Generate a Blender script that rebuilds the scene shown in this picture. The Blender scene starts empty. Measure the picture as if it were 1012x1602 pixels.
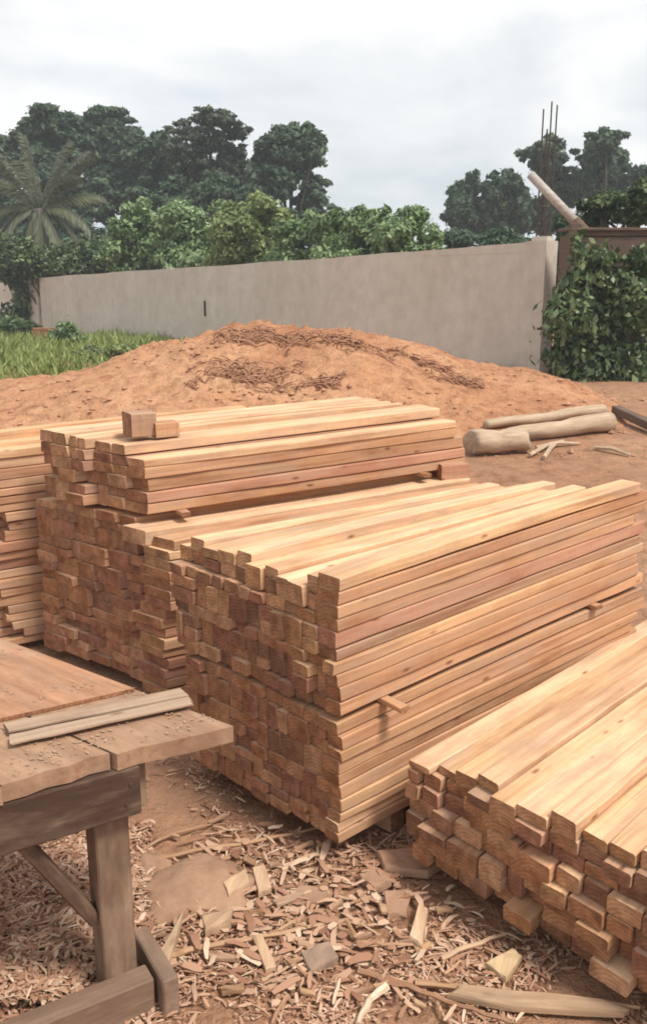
import bpy, math, random
import numpy as np
from mathutils import Vector, Matrix, noise

random.seed(7); rng = np.random.default_rng(7)
SC = bpy.context.scene
COL = SC.collection
PI = math.pi

# ------------------------------------------------------------------ camera numbers
FPX, CH, HY = 1400.0, 2.1, 455.0          # focal (in photo pixels), eye height, horizon row
TH = math.atan((801 - HY) / FPX)
CF = Vector((0, math.cos(TH), -math.sin(TH))); CU = Vector((0, math.sin(TH), math.cos(TH))); CR = Vector((1, 0, 0))
CC = Vector((0, 0, CH))
def ray(x, y): return CR*((x-506)/FPX) + CU*((801-y)/FPX) + CF
def atz(x, y, z): d = ray(x, y); return CC + d*((z-CH)/d.z)
def aty(x, y, Y): d = ray(x, y); return CC + d*(Y/d.y)
def sm(a, b, x):
    t = min(1, max(0, (x-a)/(b-a))); return t*t*(3-2*t)
def fbm(p, o=4): return noise.fractal(Vector(p), 1.0, 2.0, o)

# ------------------------------------------------------------------ mesh helpers
class MB:
    def __init__(s): s.v = []; s.f = []; s.m = []
    def add(s, vs, fs, m=0):
        o = len(s.v); s.v += [tuple(v) for v in vs]
        for f in fs: s.f.append(tuple(i+o for i in f)); s.m.append(m)
    def box(s, mat, sx, sy, sz, ch=0.004, m=0):
        """chamfered box centred at the origin of mat"""
        x, y, z = sx/2, sy/2, sz/2
        c = min(ch, x*.4, y*.4, z*.4); vs = []
        for px in (-1, 1):
            for py in (-1, 1):
                for pz in (-1, 1):
                    vs += [(px*(x-c), py*(y-c), pz*z), (px*(x-c), py*y, pz*(z-c)), (px*x, py*(y-c), pz*(z-c))]
        def I(a, b, c_, k): return (((a > 0)*2 + (b > 0))*2 + (c_ > 0))*3 + k
        fs = []
        for q in (-1, 1):
            fs.append([I(-1,-1,q,0), I(1,-1,q,0), I(1,1,q,0), I(-1,1,q,0)][::q])
            fs.append([I(-1,q,-1,1), I(-1,q,1,1), I(1,q,1,1), I(1,q,-1,1)][::q])
            fs.append([I(q,-1,-1,2), I(q,1,-1,2), I(q,1,1,2), I(q,-1,1,2)][::q])
            for r in (-1, 1):
                fs.append([I(-1,q,r,0), I(1,q,r,0), I(1,q,r,1), I(-1,q,r,1)][::-q*r])
                fs.append([I(q,-1,r,0), I(q,-1,r,2), I(q,1,r,2), I(q,1,r,0)][::-q*r])
                fs.append([I(q,r,-1,1), I(q,r,1,1), I(q,r,1,2), I(q,r,-1,2)][::-q*r])
                for t in (-1, 1):
                    fs.append([I(q,r,t,0), I(q,r,t,1), I(q,r,t,2)][::q*r*t])
        s.add([mat @ Vector(v) for v in vs], fs, m)
    def tube(s, pts, radii, n=8, m=0, cap=True, jit=0):
        pts = [Vector(p) for p in pts]; vs = []; fs = []
        up = Vector((0.13, 0.21, 0.97))
        for i, p in enumerate(pts):
            t = (pts[min(i+1, len(pts)-1)] - pts[max(i-1, 0)]).normalized()
            if abs(t.dot(up)) > .95: up = Vector((1, 0.1, 0))
            a = t.cross(up).normalized(); b = t.cross(a)
            for k in range(n):
                r = radii[i]*(1+jit*(random.random()-.5)); th = 2*PI*k/n
                vs.append(p + a*(r*math.cos(th)) + b*(r*math.sin(th)))
        for i in range(len(pts)-1):
            for k in range(n):
                k2 = (k+1) % n; fs.append((i*n+k, i*n+k2, (i+1)*n+k2, (i+1)*n+k))
        if cap: fs.append(tuple(range(n))[::-1]); fs.append(tuple((len(pts)-1)*n+k for k in range(n)))
        s.add(vs, fs, m)
    def build(s, name, mats, parent=None, smooth=False, loc=None):
        me = bpy.data.meshes.new(name)
        v = s.v
        if loc is not None: v = [(p[0]-loc[0], p[1]-loc[1], p[2]-loc[2]) for p in v]
        me.from_pydata(v, [], s.f)
        mats = mats if isinstance(mats, (list, tuple)) else [mats]
        for m in mats: me.materials.append(m)
        if len(mats) > 1: me.polygons.foreach_set('material_index', s.m)
        if smooth: me.polygons.foreach_set('use_smooth', [True]*len(me.polygons))
        me.update()
        o = bpy.data.objects.new(name, me); COL.objects.link(o)
        if parent: o.parent = parent
        if loc is not None:
            if parent: o.location = Vector(loc) - Vector(parent.location)
            else: o.location = loc
        return o
def tag(o, label=None, cat=None, group=None, kind=None):
    if label: o['label'] = label
    if cat: o['category'] = cat
    if group: o['group'] = group
    if kind: o['kind'] = kind
    return o
def empty(name, loc):
    o = bpy.data.objects.new(name, None); o.location = loc; o.empty_display_size = .1; COL.objects.link(o); return o
def frame(o, x, z=Vector((0, 0, 1))):
    """matrix with local X along x, Z near z"""
    x = Vector(x).normalized(); y = Vector(z).cross(x).normalized(); z = x.cross(y)
    return Matrix(((x.x, y.x, z.x, o[0]), (x.y, y.y, z.y, o[1]), (x.z, y.z, z.z, o[2]), (0, 0, 0, 1)))
def leafmesh(name, P, A, B, mat, parent=None, loc=(0, 0, 0), bend=None):
    """N leaf faces (four-sided, pointed): centres P, half-length A, half-width B (arrays n x 3)"""
    n = len(P); V = np.empty((n, 4, 3))
    P = P - np.array(loc)
    V[:, 0] = P - A; V[:, 1] = P + B - A*.1; V[:, 2] = P + A; V[:, 3] = P - B + A*.05
    if bend is not None: V[:, 2] += bend; V[:, 0] += bend
    me = bpy.data.meshes.new(name)
    me.vertices.add(n*4); me.vertices.foreach_set('co', V.reshape(-1).astype(np.float32))
    me.loops.add(n*4); me.loops.foreach_set('vertex_index', np.arange(n*4, dtype=np.int32))
    me.polygons.add(n); me.polygons.foreach_set('loop_start', np.arange(0, n*4, 4, dtype=np.int32))
    me.materials.append(mat); me.update(calc_edges=True); me.validate()
    o = bpy.data.objects.new(name, me); COL.objects.link(o)
    if parent: o.parent = parent
    else: o.location = loc
    return o

# ------------------------------------------------------------------ materials
def newmat(name):
    m = bpy.data.materials.new(name); m.use_nodes = True
    nt = m.node_tree; return m, nt, nt.nodes['Principled BSDF']
def N(nt, t, **kw):
    n = nt.nodes.new(t)
    for k, v in kw.items():
        if k in n.inputs: n.inputs[k].default_value = v
        else: setattr(n, k, v)
    return n
def ramp(nt, fac, stops):
    r = nt.nodes.new('ShaderNodeValToRGB'); e = r.color_ramp.elements
    while len(e) < len(stops): e.new(.5)
    for i, (p, c) in enumerate(stops): e[i].position = p; e[i].color = (*c, 1)
    nt.links.new(fac, r.inputs[0]); return r.outputs[0]
def mix(nt, a, b, fac, mode='MIX'):
    m = nt.nodes.new('ShaderNodeMix'); m.data_type = 'RGBA'; m.blend_type = mode
    for sock, val in ((m.inputs[6], a), (m.inputs[7], b), (m.inputs[0], fac)):
        if isinstance(val, bpy.types.NodeSocket): nt.links.new(val, sock)
        elif isinstance(val, (int, float)): sock.default_value = val
        else: sock.default_value = (*val, 1)
    return m.outputs[2]
def coords(nt, kind='Object', scale=(1, 1, 1), rnd=False):
    tc = nt.nodes.new('ShaderNodeTexCoord'); out = tc.outputs[kind]
    if rnd:
        oi = nt.nodes.new('ShaderNodeObjectInfo'); ml = N(nt, 'ShaderNodeMath', operation='MULTIPLY'); ml.inputs[1].default_value = 60
        nt.links.new(oi.outputs['Random'], ml.inputs[0])
        ad = N(nt, 'ShaderNodeVectorMath', operation='ADD'); nt.links.new(out, ad.inputs[0]); nt.links.new(ml.outputs[0], ad.inputs[1]); out = ad.outputs[0]
    mp = nt.nodes.new('ShaderNodeMapping'); mp.inputs['Scale'].default_value = scale; nt.links.new(out, mp.inputs[0])
    return mp.outputs[0]
def noisef(nt, vec, scale, detail=4, rough=.55, dist=0):
    n = N(nt, 'ShaderNodeTexNoise', Scale=scale, Detail=detail, Roughness=rough, Distortion=dist); nt.links.new(vec, n.inputs['Vector']); return n.outputs['Fac']
def bump(nt, bsdf, h, strength=.3, dist=.01):
    b = N(nt, 'ShaderNodeBump', Strength=strength, Distance=dist); nt.links.new(h, b.inputs['Height']); nt.links.new(b.outputs[0], bsdf.inputs['Normal'])

def wood_mat(name, end=False, weather=0.0, many=False):
    """tint comes from the object's own colour; grain runs along the board's local X"""
    m, nt, bs = newmat(name); oi = nt.nodes.new('ShaderNodeObjectInfo'); base = oi.outputs['Color']
    if many:
        gi = nt.nodes.new('ShaderNodeNewGeometry'); base = ramp(nt, gi.outputs['Random Per Island'], [(0, (.40, .245, .165)), (.3, (.47, .25, .17)), (.6, (.54, .32, .195)), (1, (.65, .43, .28))])
    def V(sc):
        if not many: return coords(nt, 'Object', sc, True)
        at = N(nt, 'ShaderNodeAttribute', attribute_name='grain'); mp = nt.nodes.new('ShaderNodeMapping'); mp.inputs['Scale'].default_value = sc
        nt.links.new(at.outputs['Vector'], mp.inputs[0]); return mp.outputs[0]
    if end:
        g = noisef(nt, V((1, 1, 1)), 30, 5, .65); g2 = noisef(nt, V((1, 1, 1)), 8, 3)
        c = mix(nt, base, ramp(nt, g, [(.3, (.46, .38, .335)), (.7, (.90, .77, .68))]), 1, 'MULTIPLY')
        c = mix(nt, c, ramp(nt, g2, [(.35, (.66, .6, .57)), (.65, (1.08, 1.06, 1.05))]), 1, 'MULTIPLY')
        if not many:      # growth rings round a pith somewhat below the board
            mp = nt.nodes.new('ShaderNodeMapping'); mp.inputs['Location'].default_value = (0, .015, .05); tc = nt.nodes.new('ShaderNodeTexCoord'); nt.links.new(tc.outputs['Object'], mp.inputs[0])
            wv = N(nt, 'ShaderNodeTexWave', wave_type='RINGS', rings_direction='X', Scale=22, Distortion=3, Detail=3); nt.links.new(mp.outputs[0], wv.inputs['Vector'])
            c = mix(nt, c, ramp(nt, wv.outputs['Fac'], [(.2, (.84, .81, .78)), (.6, (1.04, 1.04, 1.04))]), 1, 'MULTIPLY')
        bump(nt, bs, g, .5, .004)
    else:
        g = noisef(nt, V((1.1, 42, 42)), 1.0, 5, .6, .5); g2 = noisef(nt, V((1.2, 5, 5)), 1.3, 4, .6); g3 = noisef(nt, V((85, 3, 3)), 1.0, 3, .6)
        g5 = noisef(nt, V((2.2, 9, 9)), 1.0, 5, .7); fine = noisef(nt, V((6, 150, 150)), 1.0, 3, .6)
        c = mix(nt, base, ramp(nt, g, [(.28, (.70, .61, .54)), (.5, (.98, .96, .94)), (.75, (1.1, 1.1, 1.1))]), 1, 'MULTIPLY')
        c = mix(nt, c, ramp(nt, g2, [(.28, (.68, .56, .50)), (.5, (1, .97, .94)), (.75, (1.12, 1.1, 1.08))]), 1, 'MULTIPLY')
        c = mix(nt, c, ramp(nt, g3, [(.32, (.95, .945, .94)), (.55, (1.01, 1.01, 1.01))]), 1, 'MULTIPLY')
        c = mix(nt, c, ramp(nt, fine, [(.3, (.90, .88, .86)), (.6, (1.02, 1.02, 1.02))]), 1, 'MULTIPLY')
        c = mix(nt, c, (.42, .285, .20), ramp(nt, g5, [(.46, (0, 0, 0)), (.68, (.7, .7, .7))]))                     # dust and dirt
        k = N(nt, 'ShaderNodeTexVoronoi', Scale=1.0); nt.links.new(V((4, 11, 11)), k.inputs['Vector'])
        c = mix(nt, c, ramp(nt, k.outputs['Distance'], [(.04, (.45, .33, .26)), (.12, (1, 1, 1))]), 1, 'MULTIPLY')
        if weather:
            w = noisef(nt, V((2, 6, 6)), 2.2, 5, .65)
            c = mix(nt, c, mix(nt, base, (.55, .52, .5), 1, 'MULTIPLY'), ramp(nt, w, [(.3, (0, 0, 0)), (.62, (weather,)*3)]))
        ad = N(nt, 'ShaderNodeMath', operation='ADD'); nt.links.new(g, ad.inputs[0]); nt.links.new(g2, ad.inputs[1])
        bump(nt, bs, ad.outputs[0], .4, .004)
    nt.links.new(c, bs.inputs['Base Color']); bs.inputs['Roughness'].default_value = .85
    bs.inputs['Specular IOR Level'].default_value = .2
    return m
WOODM = wood_mat('sawn_wood_many', many=True); WENDM = wood_mat('sawn_wood_end_many', True, many=True)
WOOD = wood_mat('sawn_wood'); WEND = wood_mat('sawn_wood_end', True)
WOLD = wood_mat('worn_wood', False, .75); WOLDE = wood_mat('worn_wood_end', False, .6)

def dirt_mat(name, cols, dust=None, chips=False):
    m, nt, bs = newmat(name); v = coords(nt, 'Object')
    a = noisef(nt, v, .55, 5, .6, .4); b = noisef(nt, v, 6, 6, .65); c3 = noisef(nt, v, 34, 4, .7)
    c = ramp(nt, a, [(.3, cols[0]), (.5, cols[1]), (.72, cols[2])])
    c = mix(nt, c, ramp(nt, b, [(.3, (.58, .52, .48)), (.52, (1, 1, 1)), (.75, (1.18, 1.15, 1.1))]), 1, 'MULTIPLY')
    c = mix(nt, c, ramp(nt, c3, [(.3, (.72, .7, .68)), (.6, (1.04, 1.04, 1.04))]), 1, 'MULTIPLY')
    if dust:
        d = noisef(nt, v, 2.4, 5, .65, .3); c = mix(nt, c, dust, ramp(nt, d, [(.45, (0, 0, 0)), (.62, (.8, .8, .8))]))
    ad = N(nt, 'ShaderNodeMath', operation='ADD'); nt.links.new(b, ad.inputs[0]); nt.links.new(c3, ad.inputs[1])
    bump(nt, bs, ad.outputs[0], .7, .05)
    nt.links.new(c, bs.inputs['Base Color']); bs.inputs['Roughness'].default_value = .95; bs.inputs['Specular IOR Level'].default_value = .1
    return m
GROUND = dirt_mat('red_earth', [(.31, .155, .09), (.40, .215, .13), (.46, .275, .17)], (.34, .195, .12))
MOUND = dirt_mat('mound_earth', [(.40, .185, .10), (.51, .265, .145), (.58, .335, .195)])

def leaf_mat(name, dark, mid, light, rough=.55, scale=.5, trans=.25):
    m, nt, bs = newmat(name); g = nt.nodes.new('ShaderNodeNewGeometry')
    v = coords(nt, 'Object'); n1 = noisef(nt, v, scale, 3)
    ad = N(nt, 'ShaderNodeMath', operation='MULTIPLY_ADD'); nt.links.new(g.outputs['Random Per Island'], ad.inputs[0]); ad.inputs[1].default_value = .5
    nt.links.new(n1, ad.inputs[2])
    c = ramp(nt, ad.outputs[0], [(.4, dark), (.75, mid), (1.0, light)])
    nt.links.new(c, bs.inputs['Base Color']); bs.inputs['Roughness'].default_value = rough; bs.inputs['Specular IOR Level'].default_value = .3
    tr = nt.nodes.new('ShaderNodeBsdfTranslucent'); nt.links.new(c, tr.inputs[0]); mx = nt.nodes.new('ShaderNodeMixShader'); mx.inputs[0].default_value = trans
    out = nt.nodes['Material Output']; nt.links.new(bs.outputs[0], mx.inputs[1]); nt.links.new(tr.outputs[0], mx.inputs[2]); nt.links.new(mx.outputs[0], out.inputs[0])
    return m
LF_TREE = leaf_mat('forest_leaf', (.03, .06, .038), (.062, .108, .062), (.12, .175, .09), .6, .35)
LF_OPEN = leaf_mat('open_tree_leaf', (.04, .055, .038), (.07, .09, .058), (.11, .135, .08), .6, .35)
LF_BUSH = leaf_mat('shrub_leaf', (.085, .145, .06), (.19, .29, .12), (.34, .44, .23), .5, .8)
LF_BUSHY = leaf_mat('yellow_shrub_leaf', (.085, .125, .04), (.19, .25, .085), (.31, .36, .15), .5, .8)
LF_VINE = leaf_mat('vine_leaf', (.018, .038, .012), (.06, .105, .035), (.22, .28, .13), .45, 2.0)
LF_PALM = leaf_mat('palm_leaf', (.07, .085, .05), (.115, .13, .075), (.19, .20, .12), .5, .6)
LF_GRASS = leaf_mat('grass_blade', (.10, .145, .035), (.21, .27, .075), (.34, .38, .14), .6, .5)

def plain(name, c0, c1, scale=4, rough=.8, bs_=.3, metal=0, stretch=(1, 1, 1), dist=.01):
    m, nt, bs = newmat(name); v = coords(nt, 'Object', stretch); n = noisef(nt, v, scale, 6, .65)
    nt.links.new(ramp(nt, n, [(.3, c0), (.7, c1)]), bs.inputs['Base Color']); bs.inputs['Roughness'].default_value = rough
    bs.inputs['Metallic'].default_value = metal; bs.inputs['Specular IOR Level'].default_value = .25; bump(nt, bs, n, bs_, dist); return m
BARK = plain('bark', (.05, .04, .032), (.13, .11, .09), 3, .9, .6, 0, (3, 3, .6), .05)
RUST = plain('rusty_steel', (.06, .045, .04), (.13, .085, .065), 14, .75, .2, .3)
STONE = plain('dusty_stone', (.27, .155, .095), (.42, .26, .17), 9, .9, .6, 0, (1, 1, 1), .02)
PALE = plain('pale_stone', (.5, .45, .4), (.7, .66, .6), 9, .9, .4)
LOGM = plain('peeled_log', (.32, .22, .145), (.55, .42, .30), 2.5, .85, .4, 0, (1, 9, 9), .01)
PIPE = plain('grey_pole', (.32, .28, .24), (.5, .45, .40), 4, .7, .2, 0, (1, 5, 5))
SHEDW = plain('shed_board', (.085, .055, .04), (.19, .125, .09), 3, .9, .5, 0, (1.0, 1, 14), .01)
DARKW = plain('dark_board_and_shade', (.035, .028, .024), (.07, .055, .045), 4, .95, .3)
TWIG = plain('dry_root', (.27, .13, .075), (.42, .225, .135), 6, .95, .3)
HAY = plain('dry_grass', (.20, .17, .09), (.34, .28, .16), 6, .9, .2)

def concrete_mat():
    m, nt, bs = newmat('cement_render'); v = coords(nt, 'Object')
    a = noisef(nt, v, .35, 5, .6, .3); b = noisef(nt, v, 3, 6, .65); st = noisef(nt, coords(nt, 'Object', (1.6, 1.6, .16)), 1.2, 5, .6)
    c = ramp(nt, a, [(.3, (.65, .59, .51)), (.55, (.71, .655, .575)), (.75, (.76, .71, .63))])
    c = mix(nt, c, ramp(nt, b, [(.3, (.86, .85, .84)), (.65, (1.05, 1.05, 1.05))]), 1, 'MULTIPLY')
    c = mix(nt, c, ramp(nt, st, [(.3, (.92, .91, .90)), (.55, (1, 1, 1))]), 1, 'MULTIPLY')
    sp = nt.nodes.new('ShaderNodeSeparateXYZ'); tc = nt.nodes.new('ShaderNodeTexCoord'); nt.links.new(tc.outputs['Object'], sp.inputs[0])
    mm = N(nt, 'ShaderNodeMath', operation='MULTIPLY_ADD'); nt.links.new(b, mm.inputs[0]); mm.inputs[1].default_value = .5; nt.links.new(sp.outputs['Z'], mm.inputs[2])
    c = mix(nt, (.30, .20, .145), c, ramp(nt, mm.outputs[0], [(.80, (.35, .35, .35)), (1.0, (.8, .8, .8))]))     # red earth splashed on the foot of the wall
    nt.links.new(c, bs.inputs['Base Color']); bs.inputs['Roughness'].default_value = .92; bs.inputs['Specular IOR Level'].default_value = .2
    bump(nt, bs, b, .35, .02); return m
CONC = concrete_mat()
def shav_mat():
    m, nt, bs = newmat('shavings'); g = nt.nodes.new('ShaderNodeNewGeometry')
    c = ramp(nt, g.outputs['Random Per Island'], [(0, (.25, .12, .075)), (.3, (.38, .205, .13)), (.65, (.48, .295, .195)), (.88, (.54, .36, .25)), (.98, (.62, .46, .33))])
    nt.links.new(c, bs.inputs['Base Color']); bs.inputs['Roughness'].default_value = .85; bs.inputs['Specular IOR Level'].default_value = .2; return m
SHAV = shav_mat()

# ------------------------------------------------------------------ terrain
def ground_h(x, y):
    h = .6*sm(3.5, 14, y)
    near = 1 - sm(20, 40, abs(x) + max(0, y-5))
    h += near*.018*fbm((x*1.3, y*1.3, 3.1)) + .03*sm(5, 9, y)*fbm((x*.5, y*.5, 7))
    if y < 7: h += .012*fbm((x*5, y*5, 1.7), 3)
    return h
def grid_mesh(name, xs, ys, hf, mat):
    nx, ny = len(xs), len(ys)
    vs = [(x, y, hf(x, y)) for y in ys for x in xs]
    fs = [(j*nx+i, j*nx+i+1, (j+1)*nx+i+1, (j+1)*nx+i) for j in range(ny-1) for i in range(nx-1)]
    me = bpy.data.meshes.new(name); me.from_pydata(vs, [], fs); me.materials.append(mat)
    me.polygons.foreach_set('use_smooth', [True]*len(fs)); me.update()
    o = bpy.data.objects.new(name, me); COL.objects.link(o); return o
def axis(lo, hi, step, far, k=1.18):
    a = list(np.arange(lo, hi+1e-6, step)); d = step; x = a[-1]
    while x < far: d *= k; x += d; a.append(x)
    d = step; x = a[0]; b = []
    while x > -far: d *= k; x -= d; b.append(x)
    return b[::-1] + a
tag(grid_mesh('ground', axis(-2.4, 3.6, .045, 190), axis(1.2, 6.5, .045, 190), ground_h, GROUND), kind='structure')

CREST = [(-60, 612), (0, 602), (100, 590), (180, 570), (240, 546), (310, 524), (380, 516), (470, 515), (560, 518), (620, 536), (690, 557), (760, 575), (850, 586), (935, 620)]
CP = [aty(px, py, 14) for px, py in CREST]
def crest(x):
    if x <= CP[0].x: return .6 - (CP[0].x-x)*.3
    for a, b in zip(CP, CP[1:]):
        if x <= b.x: t = (x-a.x)/(b.x-a.x); t = t; return a.z*(1-t) + b.z*t
    return CP[-1].z - (x-CP[-1].x)*.5
def crest_s(x): return sum(crest(x+d) for d in (-.35, -.15, 0, .15, .35))/5
def mound_h(x, y):
    g = ground_h(x, 14); top = crest_s(x) + .05 - g + .06*fbm((x*1.1, 0, 0), 3)
    front = 9.3 + .7*fbm((x*.35, 4, 0), 2)
    p = sm(front, 14.0, y)**.9 if y < 14 else 1 - sm(14.0, 16.4, y)
    n = .10*fbm((x*.9, y*.9, 2)) + .05*fbm((x*3.2, y*3.2, 5)) + .035*fbm((x*9, y*14, 8), 3)
    cl = max(0, fbm((x*1.0, y*1.6, 9), 2) - .15)*.25*fbm((x*9, y*9, 1), 3)
    b = ground_h(x, y)
    e = min(1, p*3)
    cb = sm(.72, .95, p)*max(0, fbm((x*1.4, y*.8, 21), 3)+.1)*.08*(1+1.5*fbm((x*7, y*9, 13), 2))*sm(.55, .9, top)
    rid = .05*abs(fbm((x*2.2, y*4.5, 31), 3))
    return b - .09 + (top+.09)*p + (n+cl+cb-rid)*e*(.4+.6*min(1, max(top, 0)))
mo = grid_mesh('soil_mound', np.arange(-7.5, 7, .06), np.arange(8.6, 16.8, .06), mound_h, MOUND)
tag(mo, 'broad heap of orange red earth spread before the grey wall', 'soil heap')
def surf_h(x, y):
    h = ground_h(x, y)
    return max(h, mound_h(x, y)) if (8.6 < y < 16.8 and -7.5 < x < 7) else h

# ------------------------------------------------------------------ timber stacks
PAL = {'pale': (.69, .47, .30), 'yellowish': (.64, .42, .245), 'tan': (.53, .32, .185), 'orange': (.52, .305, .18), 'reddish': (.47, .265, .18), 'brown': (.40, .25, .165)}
def board_mesh(L, wy, hz, bow=0, sag=0, seed=0, cut=0):
    """rough sawn board, local X from 0 to L, rests on z=0, centred in y"""
    r = random.Random(seed); c = min(.0045, hz*.15); n = 11
    y, z = wy/2, hz
    prof = [(-y+c, 0), (y-c, 0), (y, c), (y, z-c), (y-c, z), (-y+c, z), (-y, z-c), (-y, c)]
    vs = []; fs = []; m = []
    tx = [r.uniform(-.004, .004) for _ in range(3)]
    for i in range(n):
        t = i/(n-1); by = bow*4*t*(1-t); bz = -sag*4*t*(1-t) + 0
        jw = r.uniform(-.003, .003)
        for (a, b) in prof:
            x = t*L + ((tx[0]*a/y + tx[1]*(b/z-.5)*2) if i in (0, n-1) else 0) + (cut*a if i == 0 else 0)
            vs.append((x, a*(1+jw/y) + by, b + bz))
    for i in range(n-1):
        for k in range(8):
            k2 = (k+1) % 8; fs.append((i*8+k, (i+1)*8+k, (i+1)*8+k2, i*8+k2)); m.append(0)
    fs.append(tuple(range(8))); m.append(1); fs.append(tuple((n-1)*8+k for k in range(7, -1, -1))); m.append(1)
    me = bpy.data.meshes.new('board'); me.from_pydata(vs, [], fs); me.materials.append(WOOD); me.materials.append(WEND)
    me.polygons.foreach_set('material_index', m); me.update(); return me
ORD = ['', 'first', 'second', 'third', 'fourth', 'fifth', 'sixth', 'seventh', 'eighth', 'ninth', 'tenth', 'eleventh', 'twelfth', 'thirteenth', 'fourteenth', 'fifteenth', 'sixteenth', 'seventeenth', 'eighteenth', 'nineteenth', 'twentieth', 'twenty-first', 'twenty-second']
NB = [0]
def put_board(org, u, L, wy, hz, tint, label, group, bow=0, sag=0, name='timber_board', cat='board', roll=0, jc=.11, cut=0):
    NB[0] += 1
    o = bpy.data.objects.new(name, board_mesh(L, wy, hz, bow, sag, NB[0], cut)); COL.objects.link(o)
    o.matrix_world = frame(org, u) @ Matrix.Rotation(roll, 4, 'X')
    c = PAL[tint]; j = 1+random.uniform(-jc, jc); g = random.uniform(-.03, .03)
    o.color = (c[0]*j, c[1]*(j+g), c[2]*(j+g*1.5), 1)
    tag(o, label, cat, group); return o
class Stack:
    def __init__(s, name, group, O, u, skew=0, twist=0):
        s.name, s.group, s.O, s.u, s.skew, s.twist = name, group, Vector(O), Vector(u).normalized(), skew, twist
        s.s = Vector((-s.u.y, s.u.x, 0)).normalized(); s.courses = []
        s.tints = ['pale', 'yellowish', 'tan', 'orange', 'reddish', 'brown']
    def at(s, a, b, c): return s.O + s.s*a + Vector((0, 0, b)) + s.u*(c + a*s.skew)
    def layers(s, a0, a1, z0, z1, L, c0=0, jit=.008, wts=(2, 2, 4, 4, 3, 3), top=None, ljit=.06, thin=(.046, .060), tall=(.088, .112), wide=(.07, .125), ptall=.5, prof=None, coff=None, edge=.010, pn=.3):
        """courses of boards laid one on another between z0 and z1; a0 may be a function of height, prof(a) the height of the uneven top"""
        z = z0
        zt = z1
        while z < zt - .015:
            h = random.uniform(*tall) if random.random() < ptall else random.uniform(*thin)
            last = False
            if zt-z < h*1.45:
                last = True; h = zt-z
            lo = a0(z+h) if callable(a0) else a0
            a = lo + random.uniform(-edge, edge)
            course = []; s.courses.append(course)
            while a < a1 - .025:
                narrow = h > .085 and a-lo > .01 and random.random() < pn
                w = random.uniform(.052, .07) if narrow else random.uniform(*wide)
                if a1-a < w*1.5: w = a1-a
                hh = h
                if last and prof: hh = max(.03, h + prof(a+w/2) + random.uniform(-.02, .02))
                split = hh > .085 and (a-lo < .01 or (not narrow and random.random() < .6))
                parts = [(0, hh)]
                if hh > .135: k = hh/3; parts = [(0, k), (k, k), (2*k, hh-2*k)]
                elif split or (last and hh > .095): k = random.uniform(.42, .58); parts = [(0, hh*k), (hh*k, hh*(1-k))]
                dc = random.gauss(0, jit) + c0 + (coff(a, z) if coff else 0)
                item = []
                for (dz_, ph) in parts:
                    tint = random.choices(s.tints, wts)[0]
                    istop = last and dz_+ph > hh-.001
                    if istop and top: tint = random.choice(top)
                    item.append((z+dz_, a+w/2, w-.003-random.random()**2*.010, ph-.0015-random.random()**2*(.006 if not istop else 0), L+random.uniform(-ljit, ljit), dc+random.gauss(0, jit*.6), tint, istop, abs(a-lo) < .01))
                course.append(item); a += w
            z += h
    def flush(s):
        tot = len(s.courses)
        for ci, course in enumerate(s.courses):
            for n, item in enumerate(course):
                for k, (z, a, w, h, L, c, tint, last, edge) in enumerate(item):
                    kind = 'board' if len(item) == 1 else (('lower', 'upper') if len(item) == 2 else ('lowest', 'middle', 'topmost'))[k] + ' thin board'
                    lab = f"{tint} {kind}, {ORD[n+1]} from near corner, {ORD[tot-ci]} course from top, {s.name}"
                    if s.name == 'low front stack': lab = f"{tint} {kind.replace('thin ', '')}, {ORD[len(course)-n]} counting away from central stack, {ORD[tot-ci]} course from top, {s.name}"
                    p = s.at(a, z, c); e = p-CC; d = e.length
                    low = 1 if 801-FPX*e.dot(CU)/e.dot(CF) < 985 or s.name not in ('tall rear stack', 'hindmost stack') else .2   # behind the bench
                    SPECS.append(((w*h/d/d + (.004 if last or (edge and s.name != 'hindmost stack') else 0))*low, s, dict(org=p, u=(s.u - Vector((0, 0, s.twist*a))).normalized(), L=L, wy=w, hz=h, tint=tint, label=lab, group=s.group, bow=random.gauss(0, .006 if edge else .0025),
                        sag=random.uniform(-.012, .008) if last else 0, roll=random.gauss(0, .005), cut=s.skew*.8)))
SPECS = []
def lay_boards():
    SPECS.sort(key=lambda t: -t[0])
    for sc_, st, kw in SPECS[:300]: put_board(**kw)
    rest = SPECS[300:]
    if not rest: return
    m = MB(); M0 = frame(S2.O, S2.u); Mi = M0.inverted(); gr_ = []
    for sc_, st, kw in rest:
        NB[0] += 1; me = board_mesh(kw['L'], kw['wy'], kw['hz'], kw['bow'], 0, NB[0], kw['cut']); M = Mi @ frame(kw['org'], kw['u']) @ Matrix.Rotation(kw['roll'], 4, 'X')
        o = len(m.v); m.v += [tuple(M @ v.co) for v in me.vertices]; sh = random.uniform(0, 60); gr_ += [c + sh for v in me.vertices for c in v.co]
        for p in me.polygons: m.f.append(tuple(i+o for i in p.vertices)); m.m.append(p.material_index)
        bpy.data.meshes.remove(me)
    o = m.build('stacked_timber', [WOODM, WENDM]); o.data.attributes.new('grain', 'FLOAT_VECTOR', 'POINT').data.foreach_set('vector', gr_); o.matrix_world = M0; tag(o, kind='stuff')

GRP = {k: 'sawn boards of the ' + k for k in ('big central stack', 'tall rear stack', 'low front stack', 'hindmost stack')}
def udir(x, y): return ray(x, y).normalized()

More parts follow.
